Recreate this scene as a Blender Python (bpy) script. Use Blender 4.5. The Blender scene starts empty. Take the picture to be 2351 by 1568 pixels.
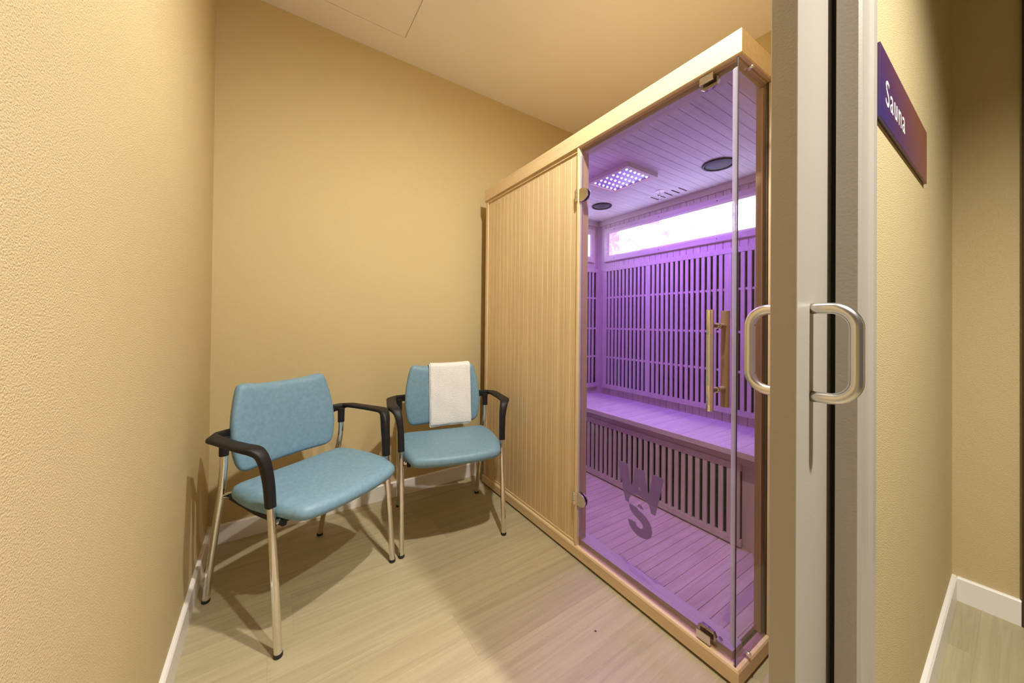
import bpy, bmesh, math, random
from mathutils import Vector, Matrix
R = math.radians
random.seed(7)
SC = bpy.context.scene
COL = SC.collection
# ------------------------------------------------------------------ camera
F_PX, SHY, YAW, PITCH, ROLL, CX, CY, CH = 803.478, -49.983, 0.598618, 0.006942, 0.009752, 0.238352, -2.132131, 1.05
H = 2.632
def make_camera():
    f = Vector((math.sin(YAW)*math.cos(PITCH), math.cos(YAW)*math.cos(PITCH), math.sin(PITCH)))
    r = Vector((math.cos(YAW), -math.sin(YAW), 0)); u = r.cross(f)
    c, s = math.cos(ROLL), math.sin(ROLL)
    r2, u2 = c*r + s*u, -s*r + c*u
    cam = bpy.data.cameras.new('camera'); o = bpy.data.objects.new('camera', cam); COL.objects.link(o)
    m = Matrix((r2, u2, -f)).transposed().to_4x4(); m.translation = Vector((CX, CY, CH))
    o.matrix_world = m
    cam.sensor_fit = 'HORIZONTAL'; cam.sensor_width = 36; cam.lens = 36*F_PX/2351
    cam.shift_y = SHY/2351; cam.clip_start = 0.01; cam.clip_end = 50
    SC.camera = o
make_camera()
w = bpy.data.worlds.new('world'); SC.world = w; w.use_nodes = True
w.node_tree.nodes['Background'].inputs[0].default_value = (0.9, 0.8, 0.65, 1)
w.node_tree.nodes['Background'].inputs[1].default_value = 0.08  # weak warm ambient added as soft fill, no visible source
VS = SC.view_settings
VS.view_transform = 'Standard'; VS.look = 'None'; VS.exposure = 0.70; VS.gamma = 1; VS.use_curve_mapping = False
SC.cycles.max_bounces = 14; SC.cycles.diffuse_bounces = 8; SC.cycles.glossy_bounces = 6
SC.cycles.transparent_max_bounces = 16; SC.cycles.use_denoising = True
SC.cycles.sample_clamp_indirect = 6
ROOM_LIGHT = (0.86, -1.68, 2.60); ROOM_W = 100
HALL_LIGHT = (0.95, -2.70, 2.60); HALL_W = 195
WARM = (1.0, 0.975, 0.91)
RING_FILL = 44
# ------------------------------------------------------------------ materials
def mat(name, col=(.8,.8,.8), rough=.5, metal=0, **kw):
    m = bpy.data.materials.new(name); m.use_nodes = True
    b = m.node_tree.nodes['Principled BSDF']
    b.inputs['Base Color'].default_value = (*col, 1); b.inputs['Roughness'].default_value = rough
    b.inputs['Metallic'].default_value = metal
    for k, v in kw.items(): b.inputs[k.replace('_', ' ')].default_value = v
    return m
def nodes(m): return m.node_tree.nodes, m.node_tree.links, m.node_tree.nodes['Principled BSDF']
def noise_bump(m, scale, strength, dist=.002, detail=3, colvar=0, col=None, stretch=(1,1,1)):
    N, L, b = nodes(m)
    tc = N.new('ShaderNodeTexCoord'); mp = N.new('ShaderNodeMapping'); mp.inputs['Scale'].default_value = stretch
    L.new(tc.outputs['Object'], mp.inputs[0])
    n = N.new('ShaderNodeTexNoise'); n.inputs['Scale'].default_value = scale; n.inputs['Detail'].default_value = detail
    L.new(mp.outputs[0], n.inputs['Vector'])
    bp = N.new('ShaderNodeBump'); bp.inputs['Strength'].default_value = strength; bp.inputs['Distance'].default_value = dist
    L.new(n.outputs[0], bp.inputs['Height']); L.new(bp.outputs[0], b.inputs['Normal'])
    if colvar:
        mx = N.new('ShaderNodeMix'); mx.data_type = 'RGBA'
        c = col
        mx.inputs['A'].default_value = (*[x*(1-colvar) for x in c], 1); mx.inputs['B'].default_value = (*[min(1, x*(1+colvar)) for x in c], 1)
        n2 = N.new('ShaderNodeTexNoise'); n2.inputs['Scale'].default_value = scale*.6; n2.inputs['Detail'].default_value = 4
        L.new(mp.outputs[0], n2.inputs['Vector']); L.new(n2.outputs[0], mx.inputs['Factor']); L.new(mx.outputs['Result'], b.inputs['Base Color'])
    return m
def wood(name, dark, light, grain, rough=.5, scale=6.0, knots=True, boards=None, gloss=0.5):
    """grain = local axis index the fibres run along; boards=(axis, pitch) gives each board its own tone"""
    m = mat(name, light, rough); N, L, b = nodes(m)
    b.inputs['Specular IOR Level'].default_value = gloss
    tc = N.new('ShaderNodeTexCoord'); mp = N.new('ShaderNodeMapping')
    s = [scale*6]*3; s[grain] = scale*.35
    mp.inputs['Scale'].default_value = s
    L.new(tc.outputs['Object'], mp.inputs[0])
    vec = mp.outputs[0]
    tone = None
    if boards:
        ax, pitch = boards
        sp = N.new('ShaderNodeSeparateXYZ'); L.new(tc.outputs['Object'], sp.inputs[0])
        dv = N.new('ShaderNodeMath'); dv.operation = 'DIVIDE'; dv.inputs[1].default_value = pitch
        L.new(sp.outputs[ax], dv.inputs[0])
        fl = N.new('ShaderNodeMath'); fl.operation = 'FLOOR'; L.new(dv.outputs[0], fl.inputs[0])
        wn = N.new('ShaderNodeTexWhiteNoise'); wn.noise_dimensions = '1D'; L.new(fl.outputs[0], wn.inputs['W'])
        tone = wn.outputs['Value']
        ad = N.new('ShaderNodeVectorMath'); ad.operation = 'ADD'
        sc_ = N.new('ShaderNodeVectorMath'); sc_.operation = 'SCALE'; sc_.inputs['Scale'].default_value = 9
        L.new(wn.outputs['Color'], sc_.inputs[0]); L.new(mp.outputs[0], ad.inputs[0]); L.new(sc_.outputs[0], ad.inputs[1]); vec = ad.outputs[0]
    n = N.new('ShaderNodeTexNoise'); n.inputs['Scale'].default_value = 2.2; n.inputs['Detail'].default_value = 6; n.inputs['Distortion'].default_value = .6
    L.new(vec, n.inputs['Vector'])
    cr = N.new('ShaderNodeValToRGB'); cr.color_ramp.elements[0].position = .32; cr.color_ramp.elements[1].position = .66
    cr.color_ramp.elements[0].color = (*dark, 1); cr.color_ramp.elements[1].color = (*light, 1)
    L.new(n.outputs[0], cr.inputs[0]); out = cr.outputs[0]
    if tone:
        hs = N.new('ShaderNodeHueSaturation'); mr = N.new('ShaderNodeMapRange')
        mr.inputs['To Min'].default_value = .94; mr.inputs['To Max'].default_value = 1.04
        L.new(tone, mr.inputs['Value']); L.new(mr.outputs[0], hs.inputs['Value']); L.new(out, hs.inputs['Color']); out = hs.outputs[0]
    L.new(out, b.inputs['Base Color'])
    bp = N.new('ShaderNodeBump'); bp.inputs['Strength'].default_value = .12; bp.inputs['Distance'].default_value = .001
    L.new(n.outputs[0], bp.inputs['Height']); L.new(bp.outputs[0], b.inputs['Normal'])
    return m
M = {}
PAINT = (.56, .445, .228)
M['plaster'] = noise_bump(mat('ochre_plaster', PAINT, .8), 360, .75, .0024, 2)
M['paint_ceiling'] = noise_bump(mat('ceiling_paint', (.90, .87, .845), .85), 300, .1)
M['white'] = mat('white_satin_paint', (.80, .76, .70), .35)
M['door_paint'] = noise_bump(mat('greige_door_paint', (.45, .405, .345), .38), 260, .08)
M['black'] = mat('black_rubber', (.012, .011, .010), .6)
M['plastic'] = noise_bump(mat('black_textured_plastic', (.012, .010, .010), .5, Specular_IOR_Level=.3), 900, .1, .0006)
M['chrome'] = mat('chrome', (.80, .77, .72), .07, 1)
M['steel'] = mat('brushed_steel', (.72, .70, .66), .27, 1)
M['gold_chrome'] = mat('polished_handle', (.82, .76, .66), .09, 1)
M['towel'] = noise_bump(mat('white_terry', (.90, .89, .88), .95), 300, 1.0, .005)
M['darkdoor'] = noise_bump(mat('dark_brown_paint', (.055, .028, .014), .5), 60, .2)
M['leather'] = noise_bump(mat('blue_leatherette', (.165, .285, .37), .5), 110, .10, .001, 8, .22, (.165, .285, .37))
W_D, W_L = (.60, .435, .235), (.68, .51, .285)
M['wood_z'] = wood('hemlock_vertical', W_D, W_L, 2, .42)
M['wood_y'] = wood('hemlock_along_front', W_D, W_L, 1, .42)
M['wood_x'] = wood('hemlock_along_depth', W_D, W_L, 0, .42)
M['panel'] = wood('hemlock_panel', W_D, W_L, 2, .42, boards=(1, .042))
M['in_wall'] = wood('inner_wall_boards', (.53,.45,.39), (.62,.54,.47), 2, .55, boards=(1, .0435))
M['in_wallx'] = wood('inner_wall_boards_side', (.53,.45,.39), (.62,.54,.47), 2, .55, boards=(0, .0435))
M['in_ceil'] = wood('inner_ceiling_boards', (.54,.49,.46), (.63,.58,.54), 0, .55, boards=(1, .043))
M['in_floor'] = wood('inner_floor_boards', (.52,.41,.31), (.62,.51,.40), 0, .5, boards=(1, .0425))
M['in_wood_z'] = wood('inner_wood_vertical', (.53,.45,.39), (.62,.54,.47), 2, .5)
M['in_wood_y'] = wood('inner_wood_along', (.53,.45,.39), (.62,.54,.47), 1, .5)
M['in_wood_x'] = wood('inner_wood_deep', (.53,.45,.39), (.62,.54,.47), 0, .5)
M['carbon'] = mat('black_heater_panel', (.006, .006, .007), .8, Specular_IOR_Level=.1)
M['gap_shade'] = mat('painted_gap_shade', (.05, .03, .015), .8)  # dark brown that stands in for shade under the cabin base
M['speaker'] = mat('speaker_cloth', (.03, .028, .04), .6)
M['clear'] = None

def floor_material():
    m = mat('oak_planks', (.5, .4, .25), .45); N, L, b = nodes(m)
    tc = N.new('ShaderNodeTexCoord'); sp = N.new('ShaderNodeSeparateXYZ'); L.new(tc.outputs['Object'], sp.inputs[0])
    def mth(op, a, bb=None, c=None):
        n = N.new('ShaderNodeMath'); n.operation = op
        for i, v in enumerate((a, bb, c)):
            if v is None: continue
            if isinstance(v, (int, float)): n.inputs[i].default_value = v
            else: L.new(v, n.inputs[i])
        return n.outputs[0]
    PW, PL = .2135, 1.38
    yy = mth('DIVIDE', mth('ADD', sp.outputs[1], .76 + PW*20), PW)
    row = mth('FLOOR', yy); fy = mth('FRACT', yy)
    wn = N.new('ShaderNodeTexWhiteNoise'); wn.noise_dimensions = '1D'; L.new(row, wn.inputs['W'])
    # every row starts at its own offset; two of them follow the butt joints by the chairs
    is18 = mth('COMPARE', row, 18, .1); is20 = mth('COMPARE', row, 20, .1)
    rnd = mth('MULTIPLY', wn.outputs['Value'], PL)
    off = mth('MULTIPLY', rnd, mth('SUBTRACT', mth('SUBTRACT', 1, is18), is20))
    off = mth('ADD', off, mth('ADD', mth('MULTIPLY', is18, PL - .783), mth('MULTIPLY', is20, PL - .307)))
    xx = mth('DIVIDE', mth('ADD', mth('ADD', sp.outputs[0], off), PL*4), PL)
    colr = mth('FLOOR', xx); fx = mth('FRACT', xx)
    ex = mth('MULTIPLY', mth('MINIMUM', fx, mth('SUBTRACT', 1, fx)), PL)
    ey = mth('MULTIPLY', mth('MINIMUM', fy, mth('SUBTRACT', 1, fy)), PW)
    seam = mth('LESS_THAN', mth('MINIMUM', ex, ey), .0009)
    cb = N.new('ShaderNodeCombineXYZ'); L.new(row, cb.inputs[0]); L.new(colr, cb.inputs[1])
    w2 = N.new('ShaderNodeTexWhiteNoise'); w2.noise_dimensions = '2D'; L.new(cb.outputs[0], w2.inputs['Vector'])
    mp = N.new('ShaderNodeMapping'); mp.inputs['Scale'].default_value = (1.1, 26, 1); L.new(tc.outputs['Object'], mp.inputs[0])
    ad = N.new('ShaderNodeVectorMath'); ad.operation = 'ADD'; scv = N.new('ShaderNodeVectorMath'); scv.operation = 'SCALE'; scv.inputs['Scale'].default_value = 30
    L.new(w2.outputs['Color'], scv.inputs[0]); L.new(mp.outputs[0], ad.inputs[0]); L.new(scv.outputs[0], ad.inputs[1])
    n = N.new('ShaderNodeTexNoise'); n.inputs['Scale'].default_value = 1.6; n.inputs['Detail'].default_value = 7; n.inputs['Distortion'].default_value = 1.2; L.new(ad.outputs[0], n.inputs['Vector'])
    cr = N.new('ShaderNodeValToRGB'); cr.color_ramp.elements[0].position = .3; cr.color_ramp.elements[1].position = .7
    cr.color_ramp.elements[0].color = (.335, .28, .165, 1); cr.color_ramp.elements[1].color = (.415, .352, .212, 1)
    L.new(n.outputs[0], cr.inputs[0])
    # pale limed grain flecks
    mp2 = N.new('ShaderNodeMapping'); mp2.inputs['Scale'].default_value = (7, 130, 1); L.new(tc.outputs['Object'], mp2.inputs[0])
    ad2 = N.new('ShaderNodeVectorMath'); ad2.operation = 'ADD'; L.new(mp2.outputs[0], ad2.inputs[0]); L.new(scv.outputs[0], ad2.inputs[1])
    n2 = N.new('ShaderNodeTexNoise'); n2.inputs['Scale'].default_value = 2; n2.inputs['Detail'].default_value = 3; n2.inputs['Distortion'].default_value = 2; L.new(ad2.outputs[0], n2.inputs['Vector'])
    fl = N.new('ShaderNodeMapRange'); fl.inputs['From Min'].default_value = .62; fl.inputs['From Max'].default_value = .8; fl.inputs['To Max'].default_value = .45; L.new(n2.outputs[0], fl.inputs['Value'])
    mx = N.new('ShaderNodeMix'); mx.data_type = 'RGBA'; L.new(fl.outputs[0], mx.inputs['Factor']); L.new(cr.outputs[0], mx.inputs['A']); mx.inputs['B'].default_value = (.62, .54, .42, 1)
    hs = N.new('ShaderNodeHueSaturation'); mr = N.new('ShaderNodeMapRange'); mr.inputs['To Min'].default_value = .90; mr.inputs['To Max'].default_value = 1.08
    L.new(w2.outputs['Value'], mr.inputs['Value']); L.new(mr.outputs[0], hs.inputs['Value']); L.new(mx.outputs['Result'], hs.inputs['Color'])
    ms = N.new('ShaderNodeMix'); ms.data_type = 'RGBA'; L.new(mth('MULTIPLY', seam, .22), ms.inputs['Factor']); L.new(hs.outputs[0], ms.inputs['A']); ms.inputs['B'].default_value = (.17, .12, .07, 1)
    L.new(ms.outputs['Result'], b.inputs['Base Color'])
    # a tiny dark knot in one board
    vd = N.new('ShaderNodeVectorMath'); vd.operation = 'DISTANCE'; vd.inputs[1].default_value = (1.158, -1.307, 0); L.new(tc.outputs['Object'], vd.inputs[0])
    kn = N.new('ShaderNodeMix'); kn.data_type = 'RGBA'; L.new(mth('LESS_THAN', vd.outputs['Value'], .0042), kn.inputs['Factor']); L.new(ms.outputs['Result'], kn.inputs['A']); kn.inputs['B'].default_value = (.06, .04, .02, 1)
    L.new(kn.outputs['Result'], b.inputs['Base Color'])
    bp = N.new('ShaderNodeBump'); bp.inputs['Strength'].default_value = .08; bp.inputs['Distance'].default_value = .001; L.new(n2.outputs[0], bp.inputs['Height']); L.new(bp.outputs[0], b.inputs['Normal'])
    return m
M['floor'] = floor_material()

def glass_material(name, tint, refl_boost=1.0):
    m = bpy.data.materials.new(name); m.use_nodes = True; N, L = m.node_tree.nodes, m.node_tree.links
    N.clear(); out = N.new('ShaderNodeOutputMaterial'); mx = N.new('ShaderNodeMixShader')
    tr = N.new('ShaderNodeBsdfTransparent'); tr.inputs[0].default_value = (*tint, 1)
    gl = N.new('ShaderNodeBsdfGlossy'); gl.inputs['Roughness'].default_value = 0.0; gl.inputs[0].default_value = (1, 1, 1, 1)
    fr = N.new('ShaderNodeFresnel'); ge = N.new('ShaderNodeNewGeometry'); mr = N.new('ShaderNodeMapRange')
    mr.inputs['To Min'].default_value = 1.30; mr.inputs['To Max'].default_value = 1/1.30   # thin pane: both faces mirror like an outer face
    L.new(ge.outputs['Backfacing'], mr.inputs['Value']); L.new(mr.outputs[0], fr.inputs['IOR'])
    L.new(fr.outputs[0], mx.inputs[0]); L.new(tr.outputs[0], mx.inputs[1]); L.new(gl.outputs[0], mx.inputs[2]); L.new(mx.outputs[0], out.inputs[0])
    return m
M['glass'] = glass_material('bronze_tinted_glass', (.82, .79, .77))
def film_material():
    m = bpy.data.materials.new('frosted_film'); m.use_nodes = True; N, L = m.node_tree.nodes, m.node_tree.links
    N.clear(); out = N.new('ShaderNodeOutputMaterial'); mx = N.new('ShaderNodeMixShader'); mx.inputs[0].default_value = .45
    m2 = N.new('ShaderNodeMixShader'); m2.inputs[0].default_value = .75
    df = N.new('ShaderNodeBsdfDiffuse'); df.inputs[0].default_value = (.42, .36, .35, 1)
    tl = N.new('ShaderNodeBsdfTranslucent'); tl.inputs[0].default_value = (.75, .65, .70, 1)
    tr = N.new('ShaderNodeBsdfTransparent'); tr.inputs[0].default_value = (.62, .56, .58, 1)
    L.new(df.outputs[0], m2.inputs[1]); L.new(tl.outputs[0], m2.inputs[2]); L.new(tr.outputs[0], mx.inputs[1]); L.new(m2.outputs[0], mx.inputs[2]); L.new(mx.outputs[0], out.inputs[0])
    return m
M['film'] = film_material()
def seal_material():
    m = bpy.data.materials.new('clear_plastic_seal'); m.use_nodes = True; N, L = m.node_tree.nodes, m.node_tree.links
    N.clear(); out = N.new('ShaderNodeOutputMaterial'); mx = N.new('ShaderNodeMixShader'); mx.inputs[0].default_value = .60
    m2 = N.new('ShaderNodeMixShader'); m2.inputs[0].default_value = .22; m3 = N.new('ShaderNodeMixShader'); m3.inputs[0].default_value = .6
    df = N.new('ShaderNodeBsdfDiffuse'); df.inputs[0].default_value = (.62, .60, .66, 1)
    tl = N.new('ShaderNodeBsdfTranslucent'); tl.inputs[0].default_value = (.95, .92, 1, 1)
    gl = N.new('ShaderNodeBsdfGlossy'); gl.inputs['Roughness'].default_value = .12
    tr = N.new('ShaderNodeBsdfTransparent'); tr.inputs[0].default_value = (.93, .92, .96, 1)
    L.new(df.outputs[0], m3.inputs[1]); L.new(tl.outputs[0], m3.inputs[2]); L.new(m3.outputs[0], m2.inputs[1]); L.new(gl.outputs[0], m2.inputs[2])
    L.new(tr.outputs[0], mx.inputs[1]); L.new(m2.outputs[0], mx.inputs[2]); L.new(mx.outputs[0], out.inputs[0])
    return m
M['clear'] = seal_material()
def emis(name, col, strength):
    m = bpy.data.materials.new(name); m.use_nodes = True; N, L, b = nodes(m)
    b.inputs['Base Color'].default_value = (*[min(1, c) for c in col], 1)
    b.inputs['Emission Color'].default_value = (*col, 1); b.inputs['Emission Strength'].default_value = strength
    return m
M['led'] = emis('lit_led_bulb', (.72, .50, 1.0), 9)
M['led_board'] = mat('led_backing', (.30, .25, .60), .3)
M['ring_fill'] = emis('glowing_fill_ring', (1, .93, .80), RING_FILL)
M['lamp'] = emis('lit_lamp_disc', (1, .9, .76), 12)
SALT = 5.2
def salt_material():
    m = emis('backlit_salt_tiles', (.95, .9, 1.0), SALT); N, L, b = nodes(m)
    tc = N.new('ShaderNodeTexCoord'); sp = N.new('ShaderNodeSeparateXYZ'); L.new(tc.outputs['Object'], sp.inputs[0])
    n = N.new('ShaderNodeTexNoise'); n.inputs['Scale'].default_value = 14; n.inputs['Detail'].default_value = 8; n.inputs['Distortion'].default_value = .8; L.new(tc.outputs['Object'], n.inputs['Vector'])
    cr = N.new('ShaderNodeValToRGB'); e = cr.color_ramp.elements
    e[0].position = .36; e[0].color = (.12, .07, .11, 1); e[1].position = .46; e[1].color = (.54, .64, 1, 1)
    L.new(n.outputs[0], cr.inputs[0])
    # first tile on the left is pink salt
    cr2 = N.new('ShaderNodeValToRGB'); e = cr2.color_ramp.elements
    e[0].position = .46; e[0].color = (.14, .012, .008, 1); e[1].position = .58; e[1].color = (.28, .11, .14, 1)
    n2 = N.new('ShaderNodeTexNoise'); n2.inputs['Scale'].default_value = 45; n2.inputs['Detail'].default_value = 5; L.new(tc.outputs['Object'], n2.inputs['Vector']); L.new(n2.outputs[0], cr2.inputs[0])
    gt = N.new('ShaderNodeMath'); gt.operation = 'GREATER_THAN'; gt.inputs[1].default_value = 1.263; L.new(sp.outputs[1], gt.inputs[0])
    x1 = N.new('ShaderNodeMath'); x1.operation = 'LESS_THAN'; x1.inputs[1].default_value = 1.40; L.new(sp.outputs[1], x1.inputs[0])
    mm = N.new('ShaderNodeMath'); mm.operation = 'MULTIPLY'; L.new(gt.outputs[0], mm.inputs[0]); L.new(x1.outputs[0], mm.inputs[1])
    mx = N.new('ShaderNodeMix'); mx.data_type = 'RGBA'; L.new(mm.outputs[0], mx.inputs['Factor']); L.new(cr.outputs[0], mx.inputs['A']); L.new(cr2.outputs[0], mx.inputs['B'])
    L.new(mx.outputs['Result'], b.inputs['Emission Color'])
    return m
M['salt'] = salt_material()
def sign_material():
    m = mat('printed_sign', (.05, .03, .2), .3); N, L, b = nodes(m)
    tc = N.new('ShaderNodeTexCoord'); sp = N.new('ShaderNodeSeparateXYZ'); L.new(tc.outputs['Object'], sp.inputs[0])
    ad = N.new('ShaderNodeMath'); ad.operation = 'MULTIPLY_ADD'; ad.inputs[1].default_value = 1.2; L.new(sp.outputs[2], ad.inputs[0]); L.new(sp.outputs[0], ad.inputs[2])
    mr = N.new('ShaderNodeMapRange'); mr.inputs['From Min'].default_value = 0; mr.inputs['From Max'].default_value = .60; L.new(ad.outputs[0], mr.inputs['Value'])
    cr = N.new('ShaderNodeValToRGB'); e = cr.color_ramp.elements
    e[0].position = 0; e[0].color = (.040, .030, .17, 1); e[1].position = 1; e[1].color = (.25, .095, .055, 1)
    k = e.new(.35); k.color = (.10, .038, .10, 1)
    L.new(mr.outputs[0], cr.inputs[0]); L.new(cr.outputs[0], b.inputs['Base Color'])
    return m
M['sign'] = sign_material()
M['sign_text'] = mat('white_lettering', (.85, .80, .72), .5)
# ------------------------------------------------------------------ helpers
def link(name, bm, m, parent=None, smooth=False, bevel=0, autos=None):
    bmesh.ops.recalc_face_normals(bm, faces=bm.faces)
    me = bpy.data.meshes.new(name); bm.to_mesh(me); bm.free()
    if smooth:
        for p in me.polygons: p.use_smooth = True
        if autos:
            me.set_sharp_from_angle(angle=R(autos))
    me.materials.append(m)
    o = bpy.data.objects.new(name, me); COL.objects.link(o)
    if parent: o.parent = parent
    if bevel:
        b = o.modifiers.new('bevel', 'BEVEL'); b.width = bevel; b.segments = 2; b.limit_method = 'ANGLE'; b.angle_limit = R(40)
    return o
def box(bm, a, b):
    x0, x1 = sorted((a[0], b[0])); y0, y1 = sorted((a[1], b[1])); z0, z1 = sorted((a[2], b[2]))
    v = [bm.verts.new(p) for p in ((x0,y0,z0),(x1,y0,z0),(x1,y1,z0),(x0,y1,z0),(x0,y0,z1),(x1,y0,z1),(x1,y1,z1),(x0,y1,z1))]
    for f in ((0,3,2,1),(4,5,6,7),(0,1,5,4),(1,2,6,5),(2,3,7,6),(3,0,4,7)): bm.faces.new([v[i] for i in f])
def boxes(*ab):
    bm = bmesh.new()
    for a, b in ab: box(bm, a, b)
    return bm
def bx(name, a, b, m, parent=None, bevel=0): return link(name, boxes((a, b)), m, parent, bevel=bevel)
def empty(name, loc=(0,0,0), rz=0, parent=None):
    o = bpy.data.objects.new(name, None); COL.objects.link(o); o.location = loc; o.rotation_euler = (0, 0, rz)
    o.empty_display_size = .1
    if parent: o.parent = parent
    return o
def tag(o, label, cat, group=None):
    o['label'] = label; o['category'] = cat
    if group: o['group'] = group
    return o
def struct(o, label=None):
    o['kind'] = 'structure'
    if label: o['label'] = label
    return o
def loft(bm, rings, caps=True, closed=True):
    vs = [[bm.verts.new(p) for p in r] for r in rings]
    n = len(vs[0])
    for a, b in zip(vs, vs[1:]):
        for i in range(n if closed else n-1):
            j = (i+1) % n; bm.faces.new((a[i], a[j], b[j], b[i]))
    if caps and closed:
        bm.faces.new(list(reversed(vs[0]))); bm.faces.new(vs[-1])
    return vs
def cat(pts, k=6):
    pts = [Vector(p) for p in pts]
    if len(pts) < 3: return pts
    out = []
    P = [2*pts[0]-pts[1]] + pts + [2*pts[-1]-pts[-2]]
    for i in range(1, len(P)-2):
        for j in range(k):
            t = j/k; a, b, c, d = P[i-1:i+3]
            out.append(.5*((2*b) + (c-a)*t + (2*a-5*b+4*c-d)*t*t + (3*b-a-3*c+d)*t**3))
    out.append(pts[-1]); return out
def tube(bm, pts, r, n=20, k=6):
    pts = cat(pts, k); rings = []; up = None
    for i, p in enumerate(pts):
        t = (pts[min(i+1, len(pts)-1)] - pts[max(i-1, 0)]).normalized()
        if up is None:
            up = t.cross(Vector((0, 0, 1)) if abs(t.z) < .9 else Vector((1, 0, 0))).normalized()
        up = (up - t*up.dot(t)).normalized(); s = t.cross(up)
        rr = r(i/(len(pts)-1)) if callable(r) else r
        rings.append([p + rr*(math.cos(2*math.pi*j/n)*up + math.sin(2*math.pi*j/n)*s) for j in range(n)])
    loft(bm, rings)
def lathe(bm, prof, c=(0,0,0), ax=2, n=32, caps=True):
    """prof = [(r, h)]"""
    rings = []
    for r_, h in prof:
        ring = []
        for j in range(n):
            a = 2*math.pi*j/n; u, v = max(r_, 1e-4)*math.cos(a), max(r_, 1e-4)*math.sin(a)
            p = [0, 0, 0]; p[ax] = h; p[(ax+1) % 3] = u; p[(ax+2) % 3] = v
            ring.append([p[i]+c[i] for i in range(3)])
        rings.append(ring)
    loft(bm, rings, caps)
def prism(bm, poly, axis, h0, h1, place=lambda u, v, h: (u, v, h)):
    loft(bm, [[place(u, v, h) for u, v in poly] for h in (h0, h1)])
def planks(bm, u0, u1, v0, v1, h_face, h_back, pitch, place, start=None, g=.0022, d=.004):
    """tongue-and-groove boards side by side along u, running along v"""
    x = u0 if start is None else start - math.ceil((start-u0)/pitch)*pitch
    sg = 1 if h_face > h_back else -1
    while x < u1 - 1e-6:
        a, b = max(x, u0), min(x+pitch, u1); x += pitch
        if b - a < g*2.2: continue
        poly = [(a, h_back), (a, h_face - sg*d), (a+g, h_face), (b-g, h_face), (b, h_face - sg*d), (b, h_back)]
        loft(bm, [[place(u, v, h) for u, h in poly] for v in (v0, v1)])
# ------------------------------------------------------------------ room shell
EW = 2.43                       # room right wall and corridor end wall
YW0, YW1 = -1.972, -1.862       # wall holding the sliding door: corridor face, room face
HX0, HY0 = -.9, -3.35           # corridor left end, corridor far side
DH = 2.42                       # door opening height
struct(bx('floor', (HX0-.1, HY0-.1, -.05), (EW+.1, .1, 0), M['floor']), 'pale oak plank floor')
struct(bx('wall_back', (-.1, 0, 0), (EW+.1, .1, H), M['plaster']), 'ochre textured plaster wall behind the two chairs')
struct(bx('wall_left', (-.1, YW0, 0), (0, 0, H), M['plaster']), 'ochre textured plaster wall left of the chairs')
D2Y0, D2Y1, D2H = -3.0, -2.19, 2.32
bm = boxes(((EW, D2Y1, 0), (EW+.1, 0, H)), ((EW, HY0, 0), (EW+.1, D2Y0, H)), ((EW, D2Y0, D2H), (EW+.1, D2Y1, H)))
struct(link('wall_right', bm, M['plaster']), 'ochre plaster end wall of corridor and room')
JX0, JX1 = .02, 1.03
bm = boxes(((HX0, YW0, 0), (JX0, YW1, H)), ((JX0, YW0, DH), (JX1, YW1, H)),
           ((JX1, YW0, 0), (EW, YW0+.022, DH)), ((JX1, YW1-.03, 0), (EW, YW1, DH)), ((1.80, YW0+.022, 0), (EW, YW1-.03, DH)), ((JX1, YW0, DH), (EW, YW1, H)))
struct(link('wall_front', bm, M['plaster']), 'ochre plaster corridor wall that carries the sign and hides the sliding door pocket')
struct(link('wall_corridor', boxes(((HX0-.1, HY0-.1, 0), (-.45, HY0, H)), ((1.75, HY0-.1, 0), (EW+.1, HY0, H)), ((-.45, HY0-.1, 2.5), (1.75, HY0, H))), M['plaster']))  # far side left open to let the world fill in
struct(bx('wall_corridor_end', (HX0-.1, HY0, 0), (HX0, YW1, H), M['plaster']))
# ceiling with the hole of the access hatch
hx0, hx1, hy0, hy1 = .226, .8265, -.783, -.1825
g = .0035
bm = boxes(((HX0-.1, HY0-.1, H), (EW+.1, hy0-g, H+.06)), ((HX0-.1, hy1+g, H), (EW+.1, .1, H+.06)),
           ((HX0-.1, hy0-g, H), (hx0-g, hy1+g, H+.06)), ((hx1+g, hy0-g, H), (EW+.1, hy1+g, H+.06)))
struct(link('ceiling', bm, M['paint_ceiling']), 'cream painted ceiling')
hatch = empty('ceiling_hatch', (hx0, hy0, H))
tag(hatch, 'flush square access hatch in the cream ceiling, outlined by a thin dark gap', 'hatch')
bx('hatch_panel', (0, 0, .0), (hx1-hx0, hy1-hy0, .02), M['paint_ceiling'], hatch)
bx('hatch_backing', (-.03, -.03, .0605), (hx1-hx0+.03, hy1-hy0+.03, .07), M['black'], hatch)  # black sheet added above so the gap round the hatch shows dark
# skirting boards
BH, BT = .089, .013
def skirt(name, a, b, nrm):
    """a,b wall line ends, nrm unit vector out of the wall"""
    a, b, nrm = Vector((*a, 0)), Vector((*b, 0)), Vector((*nrm, 0)); bm = bmesh.new()
    prof = [(0, 0), (BT, 0), (BT, BH-.005), (BT-.004, BH), (0, BH)]
    loft(bm, [[p + nrm*u + Vector((0, 0, v)) for u, v in prof] for p in (a, b)])
    return struct(link(name, bm, M['white']))
skirt('baseboard_back', (0, 0), (EW, 0), (0, -1))
skirt('baseboard_left', (0, -BT), (0, YW1), (1, 0))
skirt('baseboard_right', (EW, -BT), (EW, YW1), (-1, 0))
skirt('baseboard_front', (1.125, YW0), (EW, YW0), (0, -1))
skirt('baseboard_corridor', (EW, YW0-BT), (EW, -2.125), (-1, 0))
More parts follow.
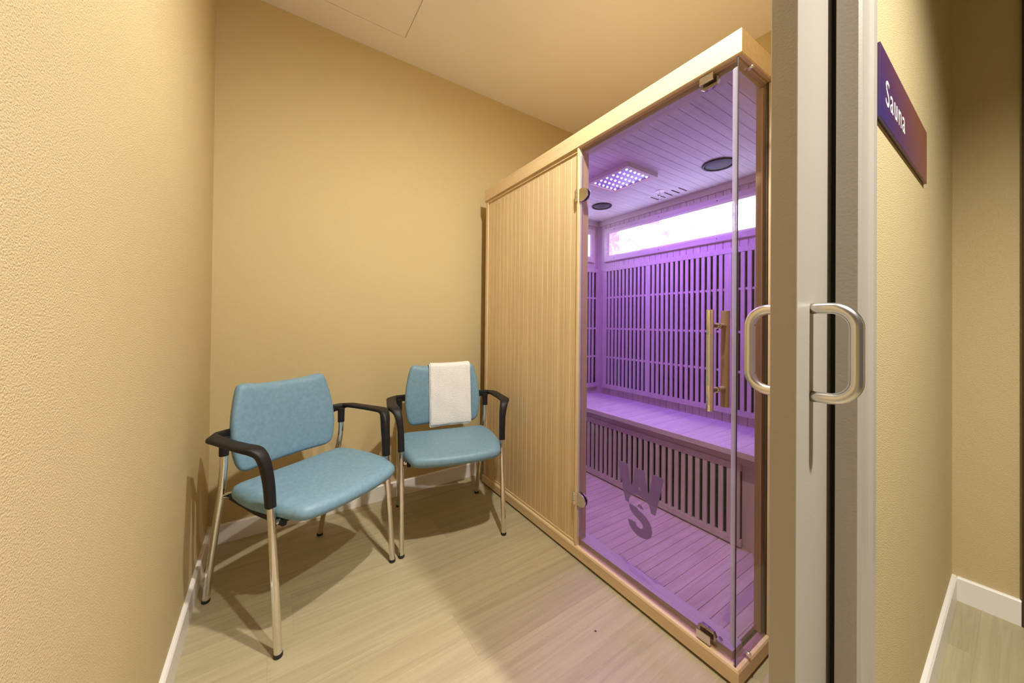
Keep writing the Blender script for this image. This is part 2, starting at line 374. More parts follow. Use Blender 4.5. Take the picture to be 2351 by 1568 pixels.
# sliding door and its casing
bm = bmesh.new()
c0, c1 = 1.017, 1.125
yf, yb = -1.984, -1.953
prof = [(c0, yb), (c0, yf+.004), (c0+.004, yf), (c0+.018, yf+.0005), (c0+.024, yf+.004), (c0+.076, yf+.004), (c0+.082, yf), (c1-.004, yf), (c1, yf+.004), (c1, YW0), (JX1, YW0), (JX1, yb)]
loft(bm, [[(x, y, z) for x, y in prof] for z in (0, DH+.1)])
struct(link('trim_1', bm, M['door_paint']), 'greige painted door casing beside the sliding door')
bm = boxes(((JX0-.09, yf, 0), (JX0, YW0, DH+.1)), ((JX0, YW0, 0), (JX0+.004, YW1, DH)), ((JX0, yf, DH), (1.017, YW0, DH+.1)))
struct(link('trim_2', bm, M['door_paint']))
gap_strip = struct(bx('trim_3', (1.040, -1.9535, 0), (1.060, -1.9425, DH), M['black']), 'black strip drawn as the dark gap between sliding door and casing')  # black strip stands in for the dark slot into the door pocket
door = struct(empty('door_1', (.879, -1.942, 0)), 'greige sliding door with steel pull handles, half slid into its pocket')
bx('door_leaf', (0, 0, .008), (.90, .0345, DH-.01), M['door_paint'], door, bevel=.0012)
def pull(y0, sgn):
    bm = bmesh.new(); x = .062; zt, zb = 1.076, .938; out = .052
    pts = []
    r_ = .030
    pts += [(x, y0, zt), (x, y0+sgn*(out-r_), zt)]
    for i in range(1, 6): a = i/6*math.pi/2; pts.append((x, y0+sgn*(out-r_+r_*math.sin(a)), zt-r_+r_*math.cos(a)))
    pts += [(x, y0+sgn*out, zt-r_), (x, y0+sgn*out, (zt+zb)/2), (x, y0+sgn*out, zb+r_)]
    for i in range(1, 6): a = i/6*math.pi/2; pts.append((x, y0+sgn*(out-r_+r_*math.cos(a)), zb+r_-r_*math.sin(a)))
    pts += [(x, y0+sgn*(out-r_), zb), (x, y0, zb)]
    tube(bm, pts, .0086, 24, 3)
    o = link('door_handle', bm, M['steel'], door, smooth=True)
    return o
pull(0, -1); pull(.0345, 1)
# dark door at the corridor's end
d2 = struct(empty('door_2', (EW, D2Y0, 0)), 'dark brown door at the end of the corridor')
W2 = D2Y1-D2Y0
bx('door_leaf', (.03, .002, .005), (.07, W2-.002, D2H-.002), M['darkdoor'], d2)
link('door_frame', boxes(((-.015, W2, 0), (.0, W2+.064, D2H+.06)), ((-.015, -.064, 0), (0, 0, D2H+.06)), ((-.015, 0, D2H), (0, W2, D2H+.06))), M['darkdoor'], d2, bevel=.003)
bm = bmesh.new(); tube(bm, [(.03, W2-.07, 1.0), (-.03, W2-.07, 1.0), (-.035, W2-.09, 1.0), (-.035, W2-.19, 1.0)], .009, 12, 4)
link('door_handle', bm, M['steel'], d2, smooth=True)
# ------------------------------------------------------------------ ceiling lamps (outside the frame)
def downlight(loc, watt, label, size=R(150), blend=.9, rad=.028, tilt=(0, 0)):
    t = empty('ceiling_downlight', (loc[0], loc[1], H)); tag(t, label, 'ceiling light')
    bm = bmesh.new(); lathe(bm, [(.034, -.001), (.036, -.006), (.050, -.006), (.054, -.001), (.034, -.001)], n=40, caps=False)
    link('trim_ring', bm, M['white'], t, smooth=True)
    bm = bmesh.new(); lathe(bm, [(.0, -.0015), (.033, -.0015), (.033, -.0008), (0, -.0008)], n=32)
    link('lamp_disc', bm, M['lamp'], t)
    l = bpy.data.lights.new('downlight_beam', 'SPOT'); l.energy = watt; l.color = WARM; l.shadow_soft_size = rad; l.spot_size = size; l.spot_blend = blend
    o = bpy.data.objects.new('downlight_beam', l); COL.objects.link(o); o.parent = t; o.location = (0, 0, loc[2]-H); o.rotation_euler = (tilt[0], tilt[1], 0)
    return t
rl = downlight(ROOM_LIGHT, ROOM_W, 'small ceiling spotlight in front of the sauna corner, with an added glowing fill ring', size=R(165), blend=.8, tilt=(R(33), R(-10)))
bm = bmesh.new(); lathe(bm, [(.058, -.001), (.072, -.004), (.078, -.030), (.076, -.052), (.066, -.056), (.060, -.050), (.058, -.001)], n=40, caps=False)
link('fill_ring', bm, M['ring_fill'], rl, smooth=True)  # glowing ring added around the spotlight to lighten the ceiling
downlight(HALL_LIGHT, HALL_W, 'small round recessed lamp in the corridor ceiling outside the sliding door', size=R(132), blend=1, tilt=(R(-3), R(-3)))
# ------------------------------------------------------------------ sign
sg = empty('wall_sign', (1.178, YW0, 1.445)); tag(sg, 'purple to reddish brown rectangular sign reading Sauna on the corridor wall', 'sign')
bx('sign_plate', (0, -.0065, 0), (.555, -.001, .142), M['sign'], sg, bevel=.0006)
tx = bpy.data.curves.new('t', 'FONT'); tx.body = 'Sauna'; tx.size = .0735; tx.extrude = .00015; tx.offset = .0; tx.space_character = 1.16
to = bpy.data.objects.new('t', tx); COL.objects.link(to)
dg = bpy.context.evaluated_depsgraph_get(); me = bpy.data.meshes.new_from_object(to.evaluated_get(dg)); bpy.data.objects.remove(to)
me.name = 'lettering'; me.materials.clear(); me.materials.append(M['sign_text'])
xs = [v.co.x for v in me.vertices]; k = .192/(max(xs)-min(xs)); mnx = min(xs)
for v in me.vertices: v.co = Vector(((v.co.x-mnx)*k, -v.co.z, v.co.y))
lt = bpy.data.objects.new('lettering', me); COL.objects.link(lt); lt.parent = sg; lt.location = (.048, -.0067, .0395)
lt['label'] = 'white lettering reading Sauna'
# ------------------------------------------------------------------ sauna cabin. local axes: x into the cabin, y along the front away from the near corner
PHI = -.018748
LN, DP = 1.538, 1.06
ZR, ZF, ZB = 1.910, 1.837, .0587
S = empty('infrared_sauna', (1.346495, -1.671934, 0), PHI)
tag(S, 'pale wood infrared sauna cabin with tinted glass door, lit purple inside', 'sauna')
def P(name, a, b, m, parent=S, bevel=.0008): return bx(name, a, b, m, parent, bevel)
# base frame, a gap under it; the plinth is coloured dark as its shade
bm = bmesh.new()
def rail_profile(): return [(.0, .011), (.0, ZB-.008), (.003, ZB-.002), (.008, ZB), (.03, ZB), (.03, .011)]
pr = rail_profile()
loft(bm, [[(u + 0, 0 + u, z) for u, z in pr], [(u, LN, z) for u, z in pr]])
loft(bm, [[(u, u, z) for u, z in pr], [(DP, u, z) for u, z in pr]])
link('base_frame', bm, M['wood_y'], S)
P('base_plinth', (.012, .012, 0), (DP, LN-.012, .03), M['gap_shade'], bevel=0)
P('door_sill', (.03, .03, .03), (.09, LN-.03, .078), M['in_wood_y'])
# roof trim
bm = bmesh.new()
pr = [(.0, ZF+.003), (.003, ZF), (.016, ZF), (.018, ZF-.005), (.045, ZF-.005), (.045, ZR), (.002, ZR), (0, ZR-.002)]
loft(bm, [[(u, u, z) for u, z in pr], [(u, LN, z) for u, z in pr]])
loft(bm, [[(u, u, z) for u, z in pr], [(DP, u, z) for u, z in pr]])
link('roof_trim', bm, M['wood_y'], S)
P('roof_panel', (.04, .04, 1.862), (DP, LN-.002, 1.90), M['wood_y'])
P('top_rail', (.03, .03, 1.82), (.067, LN-.03, 1.862), M['in_wood_y'])
P('side_top_rail', (.067, .03, 1.82), (DP-.03, .067, 1.862), M['in_wood_x'])
# front wall panel of narrow boards
bm = bmesh.new(); planks(bm, .684, 1.503, .068, 1.829, .015, .055, .0419, lambda u, v, h: (h, u, v), start=.686, g=.0022, d=.0016)
link('front_panel', bm, M['panel'], S)
P('panel_bottom_rail', (.011, .684, .0605), (.02, 1.503, .069), M['wood_y'])
P('panel_top_rail', (.009, .684, 1.822), (.03, LN, ZF), M['wood_y'])
P('corner_post', (.008, 1.505, .0605), (.05, LN-.006, 1.824), M['wood_z'])
bm = bmesh.new(); loft(bm, [[(x, y, z) for x, y in ((.002, .676), (.010, .684), (.056, .684), (.056, .664), (.022, .664), (.003, .668))] for z in (.06, 1.835)])
link('door_jamb', bm, M['wood_z'], S)
# cabin walls
P('left_wall_shell', (.056, 1.495, .06), (DP, 1.530, 1.86), M['wood_z'])
P('back_wall_shell', (1.022, .02, .06), (DP, 1.495, 1.86), M['wood_x'])
P('right_wall_shell', (.216, .010, .0605), (DP, .040, ZF-.004), M['wood_z'])
NB, SL = 1.002, 1.48
bm = bmesh.new(); planks(bm, .04, SL+.01, .06, 1.86, NB, NB+.02, .0435, lambda u, v, h: (h, u, v), start=1.402)
link('back_wall_boards', bm, M['in_wall'], S)
bm = bmesh.new(); planks(bm, .056, NB, .06, 1.86, SL, SL+.015, .0435, lambda u, v, h: (u, h, v))
link('left_wall_boards', bm, M['in_wallx'], S)
bm = bmesh.new(); planks(bm, .245, NB, .06, 1.86, .050, .040, .0435, lambda u, v, h: (u, h, v))
link('right_wall_boards', bm, M['in_wallx'], S)
P('front_wall_lining', (.055, .664, .06), (.062, SL, 1.86), M['in_wood_z'])
# inner ceiling and floor
bm = bmesh.new(); planks(bm, .067, SL, .112, NB, 1.847, 1.862, .0431, lambda u, v, h: (v, u, h), start=.1375, g=.0012, d=.0022)
ceil_boards = link('ceiling_boards', bm, M['in_ceil'], S)
P('ceiling_strip', (.067, .067, 1.8435), (.112, SL, 1.862), M['in_wood_y'])
bm = bmesh.new(); planks(bm, .045, SL, .09, NB, .060, .045, .0425, lambda u, v, h: (v, u, h), start=.0957, g=.0012, d=.003)
link('floor_boards', bm, M['in_floor'], S)
P('crown_molding', (NB-.014, .055, 1.812), (NB, SL, 1.847), M['in_wood_y'])
P('crown_molding', (.062, SL-.014, 1.812), (NB-.014, SL, 1.847), M['in_wood_x'])
P('corner_strip', (NB-.016, SL-.016, .50), (NB, SL, 1.812), M['in_wood_z'])
# side post and corner of the near end
P('side_post', (.195, .022, .06), (.232, .042, 1.82), M['wood_z'])
P('side_post_trim', (.2075, .004, .0605), (.216, .022, ZF-.006), M['wood_z'])
# glass door
GN0, GN1 = .012, .020
gd = P('glass_door', (GN0, .024, .064), (GN1, .656, 1.834), M['glass'], bevel=0); gd['label'] = 'bronze tinted glass door'
link('door_edge_seal', boxes(((GN0-.002, .657, .10), (GN1+.002, .6635, 1.80))), M['clear'], gd)
link('corner_seal', boxes(((GN0-.004, .018, .112), (GN0, .026, 1.806)), ((GN0-.006, .0138, .112), (GN0-.003, .020, 1.806)), ((GN0-.0015, .026, .112), (GN0+.0, .029, 1.806))), M['clear'], gd)
def hinge(z):
    bm = bmesh.new()
    poly = [(.672, -.026), (.655, -.030), (.640, -.030)] + [(.640-.024*math.sin(a), -.002-.026*math.cos(a)) for a in [math.pi*i/12 for i in range(1, 12)]] + [(.640, .026), (.655, .030), (.672, .026)]
    for n0, n1 in ((GN0-.007, GN0), (GN1, GN1+.006)):
        loft(bm, [[(n, y, z+h) for y, h in poly] for n in (n0, n1)])
    ob = link('hinge', bm, M['chrome'], gd, bevel=.001)
    bm = bmesh.new()
    for a, b in ((-.027, -.010), (-.009, .010), (.011, .027)):
        lathe(bm, [(.0062, z+a), (.0062, z+b)], c=(.0, .676, 0), n=18)
    link('hinge_pin', bm, M['chrome'], ob, smooth=True, autos=40)
    box_ = boxes(((.0, .676, z-.024), (.003, .690, z+.024)))
    link('hinge_plate', box_, M['chrome'], ob)
hinge(1.622); hinge(.268)
# door handle: chrome outside bar, wooden inside bar
def bar(n, m, name, prt, segs):
    bm = bmesh.new(); lathe(bm, segs, c=(n, .070, 0), n=28); return link(name, bm, m, prt, smooth=True, autos=35)
hb = bar(-.030, M['gold_chrome'], 'door_handle', gd, [(0, .791), (.0095, .791), (.0103, .7925), (.0103, .866), (.0101, .8665), (.0101, 1.018), (.0103, 1.0185), (.0103, 1.0915), (.0095, 1.093), (0, 1.093)])
bm = bmesh.new(); lathe(bm, [(.01045, .866), (.01045, 1.018)], c=(-.030, .070, 0), n=28); link('satin_grip', bm, M['steel'], hb, smooth=True, autos=35)
for z in (1.045, .850):
    bm = bmesh.new()
    lathe(bm, [(.0065, -.026), (.0065, GN0)], c=(0, .070, z), ax=0, n=18); lathe(bm, [(.009, GN0-.004), (.009, GN0)], c=(0, .070, z), ax=0, n=18)
    link('handle_post', bm, M['chrome'], hb, smooth=True, autos=40)
wh = bar(.060, M['wood_z'], 'inner_handle', gd, [(0, .791), (.0125, .792), (.0125, 1.092), (0, 1.093)])
wh['label'] = 'wooden inner handle bar'
for z in (1.045, .850):
    bm = bmesh.new(); lathe(bm, [(.008, GN1), (.008, .052)], c=(0, .070, z), ax=0, n=18)
    link('handle_post', bm, M['wood_x'], wh, smooth=True, autos=40)
# pivot clamps at the near edge of the door
for zc, sgn in ((1.822, -1), (.076, 1)):
    bm = boxes(((GN0-.006, .084, zc-.012), (GN0, .127, zc+.012)))
    c_ = link('glass_clamp', bm, M['chrome'], gd, bevel=.001)
    bm = bmesh.new(); poly = [(.073, 0), (.073, sgn*.012), (.080, sgn*.024), (.094, sgn*.028), (.118, sgn*.028), (.128, sgn*.020), (.131, sgn*.006), (.131, 0)]
    loft(bm, [[(n, y, zc+h) for y, h in poly] for n in (GN1, GN1+.012)])
    link('clamp_body', bm, M['chrome'], c_, bevel=.0015)
# side pane
sp_ = P('side_pane', (.006, .011, .0595), (.205, .018, 1.834), M['glass'], bevel=0); sp_['label'] = 'bronze tinted side pane'
link('pane_edge', boxes(((.005, .0105, .0595), (.0062, .0135, 1.834)), ((.205, .010, .0595), (.2068, .0185, 1.834))), M['black'], sp_)
for z in (1.822, .074):
    bm = bmesh.new(); lathe(bm, [(0, -.003), (.004, -.003), (.005, -.001), (.0055, .006), (.0055, .011)], c=(.067, 0, z), ax=1, n=20)
    link('screw', bm, M['chrome'], sp_, smooth=True, autos=40)
# logo film on the door
Wp = [(.4430,.514),(.3960,.512),(.3800,.430),(.3620,.511),(.3230,.512),(.3050,.431),(.2890,.512),(.2440,.512),(.2770,.370),(.2940,.370),(.3020,.395),(.3120,.4035),(.3230,.408),(.3360,.4120),(.3490,.413),(.3620,.411),(.3710,.406),(.3810,.398),(.3870,.388),(.3895,.377),(.3900,.368),(.4060,.370)]
Sp = [(.3890,.3660),(.3720,.3665),(.3550,.3655),(.3480,.3590),(.3270,.3530),(.3120,.3450),(.3000,.3340),(.2920,.3200),(.2895,.3050),(.2920,.2900),(.2980,.2790),(.3090,.2700),(.3220,.2650),(.3390,.2630),(.3550,.2650),(.3700,.2710),(.3810,.2790),(.3890,.2900),(.3935,.3060),(.3840,.3075),(.3590,.3080),(.3560,.3000),(.3480,.2945),(.3380,.2940),(.3300,.2980),(.3270,.3050),(.3290,.3130),(.3360,.3190),(.3470,.3240),(.3600,.3290),(.3720,.3350),(.3820,.3440),(.3870,.3540)]
Dp = [(.3520,.3700),(.3490,.3780),(.3430,.3815),(.3360,.3810),(.3300,.3765),(.3275,.3700),(.3285,.3680),(.3400,.3690)]
bm = bmesh.new()
def face(pts, n):
    vs = [bm.verts.new((n, y, z)) for y, z in pts]; es = [bm.edges.new((vs[i], vs[(i+1) % len(vs)])) for i in range(len(vs))]; return es
es = face(Wp, GN0-.0012) + face([(.3440,.451),(.3480,.432),(.3370,.433)], GN0-.0012)
bmesh.ops.triangle_fill(bm, edges=es, use_beauty=True)
for q in (Sp, Dp): bmesh.ops.triangle_fill(bm, edges=face(q, GN0-.0012), use_beauty=True)
ext = bmesh.ops.extrude_face_region(bm, geom=bm.faces[:]); bmesh.ops.translate(bm, vec=(.001, 0, 0), verts=[v for v in ext['geom'] if isinstance(v, bmesh.types.BMVert)])
lg = link('logo_film', bm, M['film'], gd); lg['label'] = 'frosted WS logo on the glass door'
bm = bmesh.new()
lathe(bm, [(.0062, GN0-.0006), (.0062, GN0-.0002), (.0056, GN0-.0002), (.0056, GN0-.0006)], c=(0, .055, .1065), ax=0, n=24)
box(bm, (GN0-.0006, .048, .0965), (GN0-.0002, .062, .0980))
link('glass_stamp', bm, M['film'], gd)
# bench
BZ, BF = .499, .559
bn = bx('bench', (BF, .055, BZ-.026), (BF+.022, SL, BZ), M['in_wood_y'], S, bevel=.0015)
bm = bmesh.new(); planks(bm, .055, SL, BF+.022, NB, BZ-.0005, BZ-.024, .085, lambda u, v, h: (v, u, h), start=.35, g=.0008, d=.0016)
link('bench_boards', bm, M['in_ceil'], bn)
P('bench_support', (BF+.042, .055, .43), (BF+.062, SL, BZ-.026), M['in_wood_y'], bn)
def grille(name, n_face, y0, y1, z0, z1, xs_w, cross, axis='y', slat_w=.017, rail=.03, label=None, parent=S, wides=()):
    """slatted heater cover: frame rails, upright slats, thin cross bars, black heater behind"""
    def A(u0, v0, h0, u1, v1, h1):
        if axis == 'y': return ((n_face+h0, u0, v0), (n_face+h1, u1, v1))
        return ((u0, n_face+h0, v0), (u1, n_face+h1, v1))
    t = .020
    lst = [A(y0, z0, -.0, y1, z0+rail, t), A(y0, z1-rail, 0, y1, z1, t)]
    for c, w_ in xs_w: lst.append(A(c-w_/2, z0+rail, .002, c+w_/2, z1-rail, .012))
    for z in cross: lst.append(A(y0, z-.0065, .008, y1, z+.0065, t))
    o = link(name, boxes(*lst), M['in_wood_z'], parent, bevel=.0006)
    bp_ = link('heater_panel', boxes(A(y0+.003, z0+.003, t-.002, y1-.003, z1-.003, t+.0005)), M['carbon'], o)
    return o
sl = [(1.395-.0, .040)]
y = 1.352
while y > 1.05: sl.append((y, .0175)); y -= .0333
sl.append((1.012, .036))
y = .9705
while y > .53: sl.append((y, .0200)); y -= .03345
sl.append((.497, .038))
y = .455
while y > .09: sl.append((y, .0200)); y -= .0335
sl.append((.076, .032))
grille('back_heater_grille', NB-.0205, .06, 1.412, .552, 1.476, sl, (1.245, 1.008, .789))
sl = [(1.003-.018, .017)]; sl = []
y = .946-.3
xsl = []
y = .165
while y < .96: xsl.append((y, .017)); y += .0365
xsl.append((.978, .022))
g2 = grille('side_heater_grille', SL-.0205, .10, NB-.018, .552, 1.476, xsl, (1.245, 1.008, .789), axis='x')
y = .625-.0; sl = []
y = .306
while y < 1.46: sl.append((y, .0205)); y += .0363
sl.append((.276, .028))
grille('bench_heater_grille', BF+.036, .257, SL-.01, .068, .431, sl, (), rail=.030, parent=bn)
P('bench_riser', (BF+.058, .055, .06), (BF+.066, SL, .44), M['in_wood_z'], bn)
# salt windows
def saltwin(axis, face, u0, u1, z0, z1, fr, name='salt_panel'):
    def A(ua, za, h0, ub, zb_, h1):
        if axis == 'y': return ((face-h0, ua, za), (face-h1, ub, zb_))
        return ((ua, face-h0, za), (ub, face-h1, zb_))
    o = link(name, boxes(A(u0+fr-.004, z0+fr-.004, .002, u1-fr+.004, z1-fr+.004, .008)), M['salt'], S)
    bm = bmesh.new()
    def quad(pl):
        prf = [(0, 0), (0, .018), (.030, .018), (fr, .012), (fr, 0)]
        return prf
    # mitred frame
    cs = [(u0, z0, 1, 1), (u1, z0, -1, 1), (u1, z1, -1, -1), (u0, z1, 1, -1)]
    prf = [(0, 0), (0, .016), (.004, .018), (fr-.012, .018), (fr, .011), (fr, 0)]
    for i in range(4):
        a, b = cs[i], cs[(i+1) % 4]; rings = []
        for c in (a, b):
            ring = []
            for d_, h in prf:
                u, z = c[0]+c[2]*d_, c[1]+c[3]*d_
                ring.append((face-h, u, z) if axis == 'y' else (u, face-h, z))
            rings.append(ring)
        loft(bm, rings)
    f = link('panel_frame', bm, M['in_wood_y'] if axis == 'y' else M['in_wood_x'], o)
    k_ = max(2, round((u1-u0)/.30))
    for i in range(k_):
        for z in (z0+.02, z1-.02):
            u = u0+.10+(u1-u0-.2)*i/(k_-1)
            c = (face-.018, u, z) if axis == 'y' else (u, face-.018, z)
            bm = bmesh.new(); lathe(bm, [(.003, -.0006), (.003, .001)], c=c, ax=0 if axis == 'y' else 1, n=10)
            link('screw', bm, M['black'], o)
saltwin('y', NB, .085, 1.405, 1.522, 1.781, .045)
saltwin('x', SL, .32, .945, 1.522, 1.781, .045)
# colour light panel in the ceiling
ZC = 1.847
led = empty('color_light_panel', (0, 0, 0), 0, S)
ly0, ly1, lx0, lx1, lz = .648, .940, .314, .556, ZC-.022
bm = boxes(((lx0, ly0, lz), (lx0+.022, ly1, ZC)), ((lx1-.022, ly0, lz), (lx1, ly1, ZC)), ((lx0+.022, ly0, lz), (lx1-.022, ly0+.022, ZC)), ((lx0+.022, ly1-.022, lz), (lx1-.022, ly1, ZC)))
link('light_frame', bm, M['in_wood_y'], led, bevel=.001)
bd = link('light_board', boxes(((lx0+.022, ly0+.022, lz+.008), (lx1-.022, ly1-.022, lz+.012))), M['led_board'], led)
bm = bmesh.new(); lathe(bm, [(0, -.0060), (.0036, -.005), (.0058, -.001), (.0058, .0)], n=12)
b0 = link('bulb', bm, M['led'], bd, smooth=True)
for i in range(6):
    for j in range(6):
        b = b0 if i == j == 0 else b0.copy()
        if b is not b0: COL.objects.link(b); b.parent = bd
        b.location = (lx0+.040+(lx1-lx0-.080)*i/5, ly0+.040+(ly1-ly0-.080)*j/5, lz+.008)
al = bpy.data.lights.new('color_light', 'AREA'); al.shape = 'RECTANGLE'; al.size = .19; al.size_y = .24; al.energy = 18; al.color = (.31, .115, 1.0)
ao = bpy.data.objects.new('color_light', al); COL.objects.link(ao); ao.parent = led; ao.location = ((lx0+lx1)/2, (ly0+ly1)/2, lz-.002)
# ceiling speakers, vents, sensor
for xx, yy, rr in ((.707, .413, .074), (.707, 1.176, .066)):
    bm = bmesh.new(); lathe(bm, [(rr-.012, 0), (rr-.010, -.007), (rr-.003, -.008), (rr, -.004), (rr, 0)], c=(xx, yy, ZC), n=48)
    o = link('speaker', bm, M['plastic'], S, smooth=True, autos=50)
    bm = bmesh.new(); lathe(bm, [(0, -.0065), (rr-.02, -.0055), (rr-.011, -.002), (rr-.011, 0)], c=(xx, yy, ZC), n=48); link('speaker_grille', bm, M['speaker'], o, smooth=True)
for yy in (.886, .838, .791, .745, .699):
    bx('vent_slot', (.833, yy-.004, ZC-.0006), (.915, yy+.004, ZC+.001), M['carbon'], S)
bm = bmesh.new(); lathe(bm, [(0, -.004), (.022, -.004), (.026, -.002), (.026, 0)], c=(.790, .793, ZC), n=32)
o = link('sensor_plate', bm, M['white'], S, smooth=True, autos=40)
bm = bmesh.new(); lathe(bm, [(.003, -.03), (.003, -.004)], c=(.790, .793, ZC), n=10); link('sensor_pin', bm, M['chrome'], o)
# ------------------------------------------------------------------ chairs
def cushion(outline, prof, deform=None):
    """outline: list of (x,y); prof: list of (inset, z) from underside centre to topside centre"""
    n = len(outline); cx = sum(p[0] for p in outline)/n; cy = sum(p[1] for p in outline)/n
    bm = bmesh.new(); rings = []
    nrm = []
    for i in range(n):
        a, b = Vector(outline[i-1]), Vector(outline[(i+1) % n]); t = (b-a).normalized(); nn = Vector((-t.y, t.x))
        if nn.dot(Vector((cx, cy))-Vector(outline[i])) < 0: nn = -nn
        nrm.append(nn)
    for ins, z in prof:
        ring = []
        for i, (x, y) in enumerate(outline):
            if isinstance(ins, tuple): f = ins[0]; x2, y2 = cx+(x-cx)*f, cy+(y-cy)*f
            else: x2, y2 = x+nrm[i].x*ins, y+nrm[i].y*ins
            ring.append((x2, y2, z))
        rings.append(ring)
    vs = loft(bm, rings)
    if deform:
        for v in bm.verts: v.co = deform(v.co)
    return bm
def smooth_outline(pts, k=5):
    P_ = [Vector((*p, 0)) for p in pts]; n = len(P_); out = []
    for i in range(n):
        a, b, c, d = P_[i-1], P_[i], P_[(i+1) % n], P_[(i+2) % n]
        for j in range(k):
            t = j/k; q = .5*((2*b) + (c-a)*t + (2*a-5*b+4*c-d)*t*t + (3*b-a-3*c+d)*t**3); out.append((q.x, q.y))
    return out
def section(p, side, up, hw, hh, n=20, e=3.6):
    ring = []
    for j in range(n):
        a = 2*math.pi*j/n; c, s = math.cos(a), math.sin(a)
        ring.append(p + side*hw*math.copysign(abs(c)**(2/e), c) + up*hh*math.copysign(abs(s)**(2/e), s))
    return ring
def yb(x, z): return .150 + (z-.65)*.13 - .020*(x/.2)**2
def make_chair():
    t = empty('visitor_chair')
    half = [(0, -.306), (.07, -.304), (.14, -.296), (.180, -.286), (.203, -.270), (.216, -.242), (.228, -.20), (.238, -.14), (.244, -.06), (.240, .02), (.228, .075), (.205, .098), (.15, .108), (.07, .112)]
    pts = half + [(0, .113)] + [(-x, y) for x, y in reversed(half[1:])]
    prof = [((.3,), .408), ((.80,), .406), (.028, .406), (.010, .411), (.002, .421), (0, .430), (.002, .440), (.008, .448), (.017, .4530), ((.86,), .4558), ((.74,), .4563), ((.62,), .4562), ((.3,), .4555)]
    def df(co):
        x, y, z = co
        top = max(0, min(1, (z-.40)/.05))
        if y < -.17: z -= .010*((-.17-y)/.15)**2
        z += .006*(x/.22)**2*top*(1 if y > -.2 else .4)
        return Vector((x, y, z))
    link('seat', cushion(smooth_outline(pts, 4), prof, df), M['leather'], t, smooth=True)
    half = [(0, .794), (.08, .796), (.130, .802), (.154, .8045), (.171, .800), (.181, .785), (.193, .74), (.204, .68), (.209, .62), (.207, .57), (.199, .525), (.189, .500), (.175, .487), (.152, .482), (.08, .483)]
    pts = half + [(0, .4835)] + [(-x, y) for x, y in reversed(half[1:])]
    T = .021
    prof = [((.3,), T), ((.85,), T), (.010, T*.93), (.003, T*.6), (0, .1*T), (.0012, -T*.35), (.005, -T*.70), (.011, -T*.88), ((.90,), -T*1.0), ((.80,), -T*1.06), ((.6,), -T*1.12), ((.3,), -T*1.18)]
    link('backrest', cushion(smooth_outline(pts, 4), prof, lambda c: Vector((c.x, yb(c.x, c.y)+c.z, c.y))), M['leather'], t, smooth=True)
    for s in (-1, 1):
        for pts in ([(s*.2415, -.226, .008), (s*.242, -.205, .22), (s*.2435, -.181, .46)], [(s*.229, .230, .008), (s*.231, .197, .15), (s*.234, .152, .33), (s*.236, .124, .43), (s*.238, .106, .52), (s*.238, .103, .59)]):
            bm = bmesh.new(); tube(bm, pts, .0118, 22, 6); lg = link('leg', bm, M['chrome'], t, smooth=True, autos=50)
            p0 = Vector(pts[0]); bm = bmesh.new(); lathe(bm, [(0, 0), (.0118, 0), (.0132, .003), (.0132, .011), (.012, .013)], c=(p0.x, p0.y, 0), n=20)
            link('foot_cap', bm, M['black'], lg, smooth=True, autos=50)
        X, Z = Vector((s, 0, 0)), Vector((0, 0, 1)); Y = Vector((0, -1, 0))
        # path, side vector, up vector, half width, half height
        D = (X + Y*.9).normalized()
        st = [((.165, .150, .630), Y, Z, .007, .018), ((.215, .138, .631), Y, Z, .008, .018), ((.240, .130, .634), Y, Z, .014, .015), ((.262, .121, .638), (Y*1.2+X).normalized(), Z, .0275, .011), ((.272, .108, .640), D, Z, .031, .0095), ((.279, .085, .640), (X+Y*.25).normalized(), Z, .0255, .009),
              ((.281, .05, .640), X, Z, .0235, .0085), ((.282, -.03, .640), X, Z, .0235, .0085), ((.281, -.095, .640), X, Z, .0255, .009), ((.277, -.122, .639), X, Z, .0262, .0095), ((.268, -.142, .632), X, (Z+Y*.8).normalized(), .0225, .013), ((.258, -.157, .612), X, Y, .018, .0175),
              ((.2505, -.166, .575), X, Y, .0150, .0180), ((.246, -.175, .52), X, Y, .0142, .0162), ((.244, -.1805, .455), X, Y, .0140, .0142)]
        ps = cat([a[0] for a in st], 4); rings = []
        for i, p in enumerate(ps):
            f = min(i/4, len(st)-1-1e-6); k_ = int(f); q = f-k_; a, b = st[k_], st[k_+1]
            sd = (a[1].lerp(b[1], q)).normalized(); up = (a[2].lerp(b[2], q)).normalized()
            rings.append(section(Vector((p.x*s, p.y, p.z)), sd, up, a[3]*(1-q)+b[3]*q, a[4]*(1-q)+b[4]*q))
        bm = bmesh.new(); loft(bm, rings); ar = link('armrest', bm, M['plastic'], t, smooth=True, autos=60)
        bm = bmesh.new(); lathe(bm, [(.0145, .568), (.0145, .60), (.0155, .632), (0, .633)], c=(s*.2385, .1035, 0), n=20)
        link('arm_sleeve', bm, M['plastic'], ar, smooth=True, autos=50)
    for s in (-1, 1):
        bm = bmesh.new(); loft(bm, [section(Vector(p), Vector((1, 0, 0)), Vector((0, 0, 1)), .009, .012) for p in ((s*.212, .105, .412), (s*.214, -.05, .398), (s*.212, -.20, .396))])
        link('seat_rail', bm, M['plastic'], t, smooth=True, autos=60)
    for s in (-1, 1):
        for pp, rr in ((((s*.236, .118, .418), (s*.200, .118, .414)), .009), (((s*.243, -.186, .402), (s*.200, -.186, .400)), .008)):
            bm = bmesh.new(); tube(bm, pp, rr, 16, 1); link('frame_bolt', bm, M['chrome'], t, smooth=True, autos=50)
    for yy in (.085, -.186):
        bm = bmesh.new(); tube(bm, [(-.205, yy, .398), (.205, yy, .398)], .010, 16, 1); link('crossbar', bm, M['plastic'], t, smooth=True, autos=50)
    return t
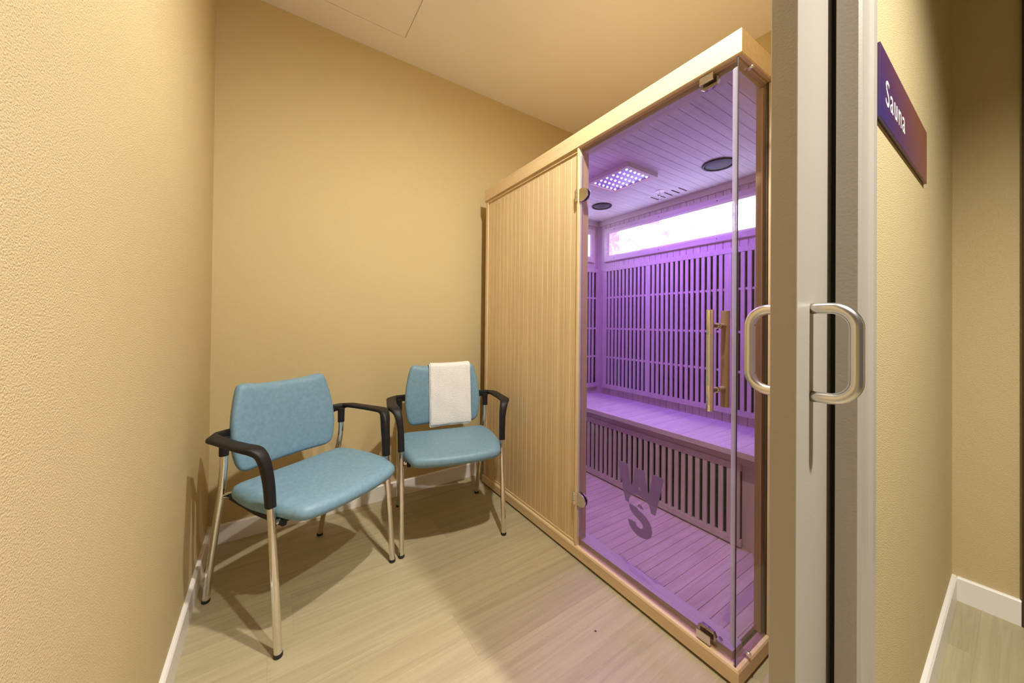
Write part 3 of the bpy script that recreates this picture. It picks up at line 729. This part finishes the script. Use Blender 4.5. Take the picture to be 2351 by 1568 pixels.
def copy_tree(o, parent=None):
    c = o.copy(); COL.objects.link(c); c.parent = parent
    for ch in list(o.children): copy_tree(ch, c)
    return c
ch1 = make_chair(); ch1.location = (.3578, -.5023, 0); ch1.rotation_euler = (0, 0, R(30.3))
ch2 = copy_tree(ch1); ch2.location = (1.008, -.4043, 0); ch2.rotation_euler = (0, 0, R(-13.1))
tag(ch1, 'light blue padded armchair with chrome legs in the left corner, nothing on it', 'chair', 'blue padded visitor chairs')
tag(ch2, 'light blue padded armchair beside the sauna with a white towel over its backrest', 'chair', 'blue padded visitor chairs')
# towel
tw = empty('towel', ch2.location, R(-13.1)); tag(tw, 'folded white terry towel draped over the backrest of the chair beside the sauna', 'towel')
def towel(x0, x1, off, zb_f, zb_b, name, thick, seed):
    rnd = random.Random(seed); bm = bmesh.new(); prof = []
    top = .800 + off
    n = 22
    for i in range(n+1): prof.append(('f', zb_f + (top-.014-zb_f)*i/n))
    for i in range(1, 8): prof.append(('t', math.pi*i/8))
    for i in range(9): prof.append(('b', top-.014-(top-.014-zb_b)*i/8))
    nx = 18; grid = []
    for k_, v in prof:
        row = []
        for j in range(nx+1):
            x = x0+(x1-x0)*j/nx; tp = top + .008*min(1, abs(x)/.15)**2
            wob = .0012*math.sin(x*70+seed)+.0010*math.sin((v if k_ != 't' else 0)*40+x*30+seed)
            dh = .0275+off
            if k_ == 'f':
                ex = 1.0
                y = yb(x, max(v, .50)) - dh + wob*ex; z = v
                z += .004*math.sin(x*9+1)*(1-(v-zb_f)/(top-zb_f)) + (x-x0)*.02*(1-(v-zb_f)/(top-zb_f))
            elif k_ == 't':
                y = yb(x, tp-.014) - dh*math.cos(v); z = tp-.014+.014*math.sin(v)
            else:
                y = yb(x, v) + dh; z = v
            row.append(bm.verts.new((x, y, z)))
        grid.append(row)
    for a, b in zip(grid, grid[1:]):
        for j in range(nx): bm.faces.new((a[j], a[j+1], b[j+1], b[j]))
    o = link(name, bm, M['towel'], tw, smooth=True)
    so = o.modifiers.new('s', 'SOLIDIFY'); so.thickness = thick; so.offset = 0
    sb = o.modifiers.new('b', 'SUBSURF'); sb.levels = 1; sb.render_levels = 1
    return o
towel(-.080, .150, .003, .4635, .60, 'inner_fold', .006, 2)
towel(-.074, .152, .0095, .4735, .58, 'outer_fold', .0055, 5)
bm = bmesh.new()
for zz in (.514, .5115):
    rings = []
    for j in range(13):
        x = -.072+.222*j/12; z = zz+(x+.073)*.02; rings.append(section(Vector((x, yb(x, .50)-.0368, z)), Vector((0, 1, 0)), Vector((0, 0, 1)), .0006, .0008, 6, 2))
    loft(bm, rings)
link('woven_band', bm, M['towel'], tw, smooth=True)
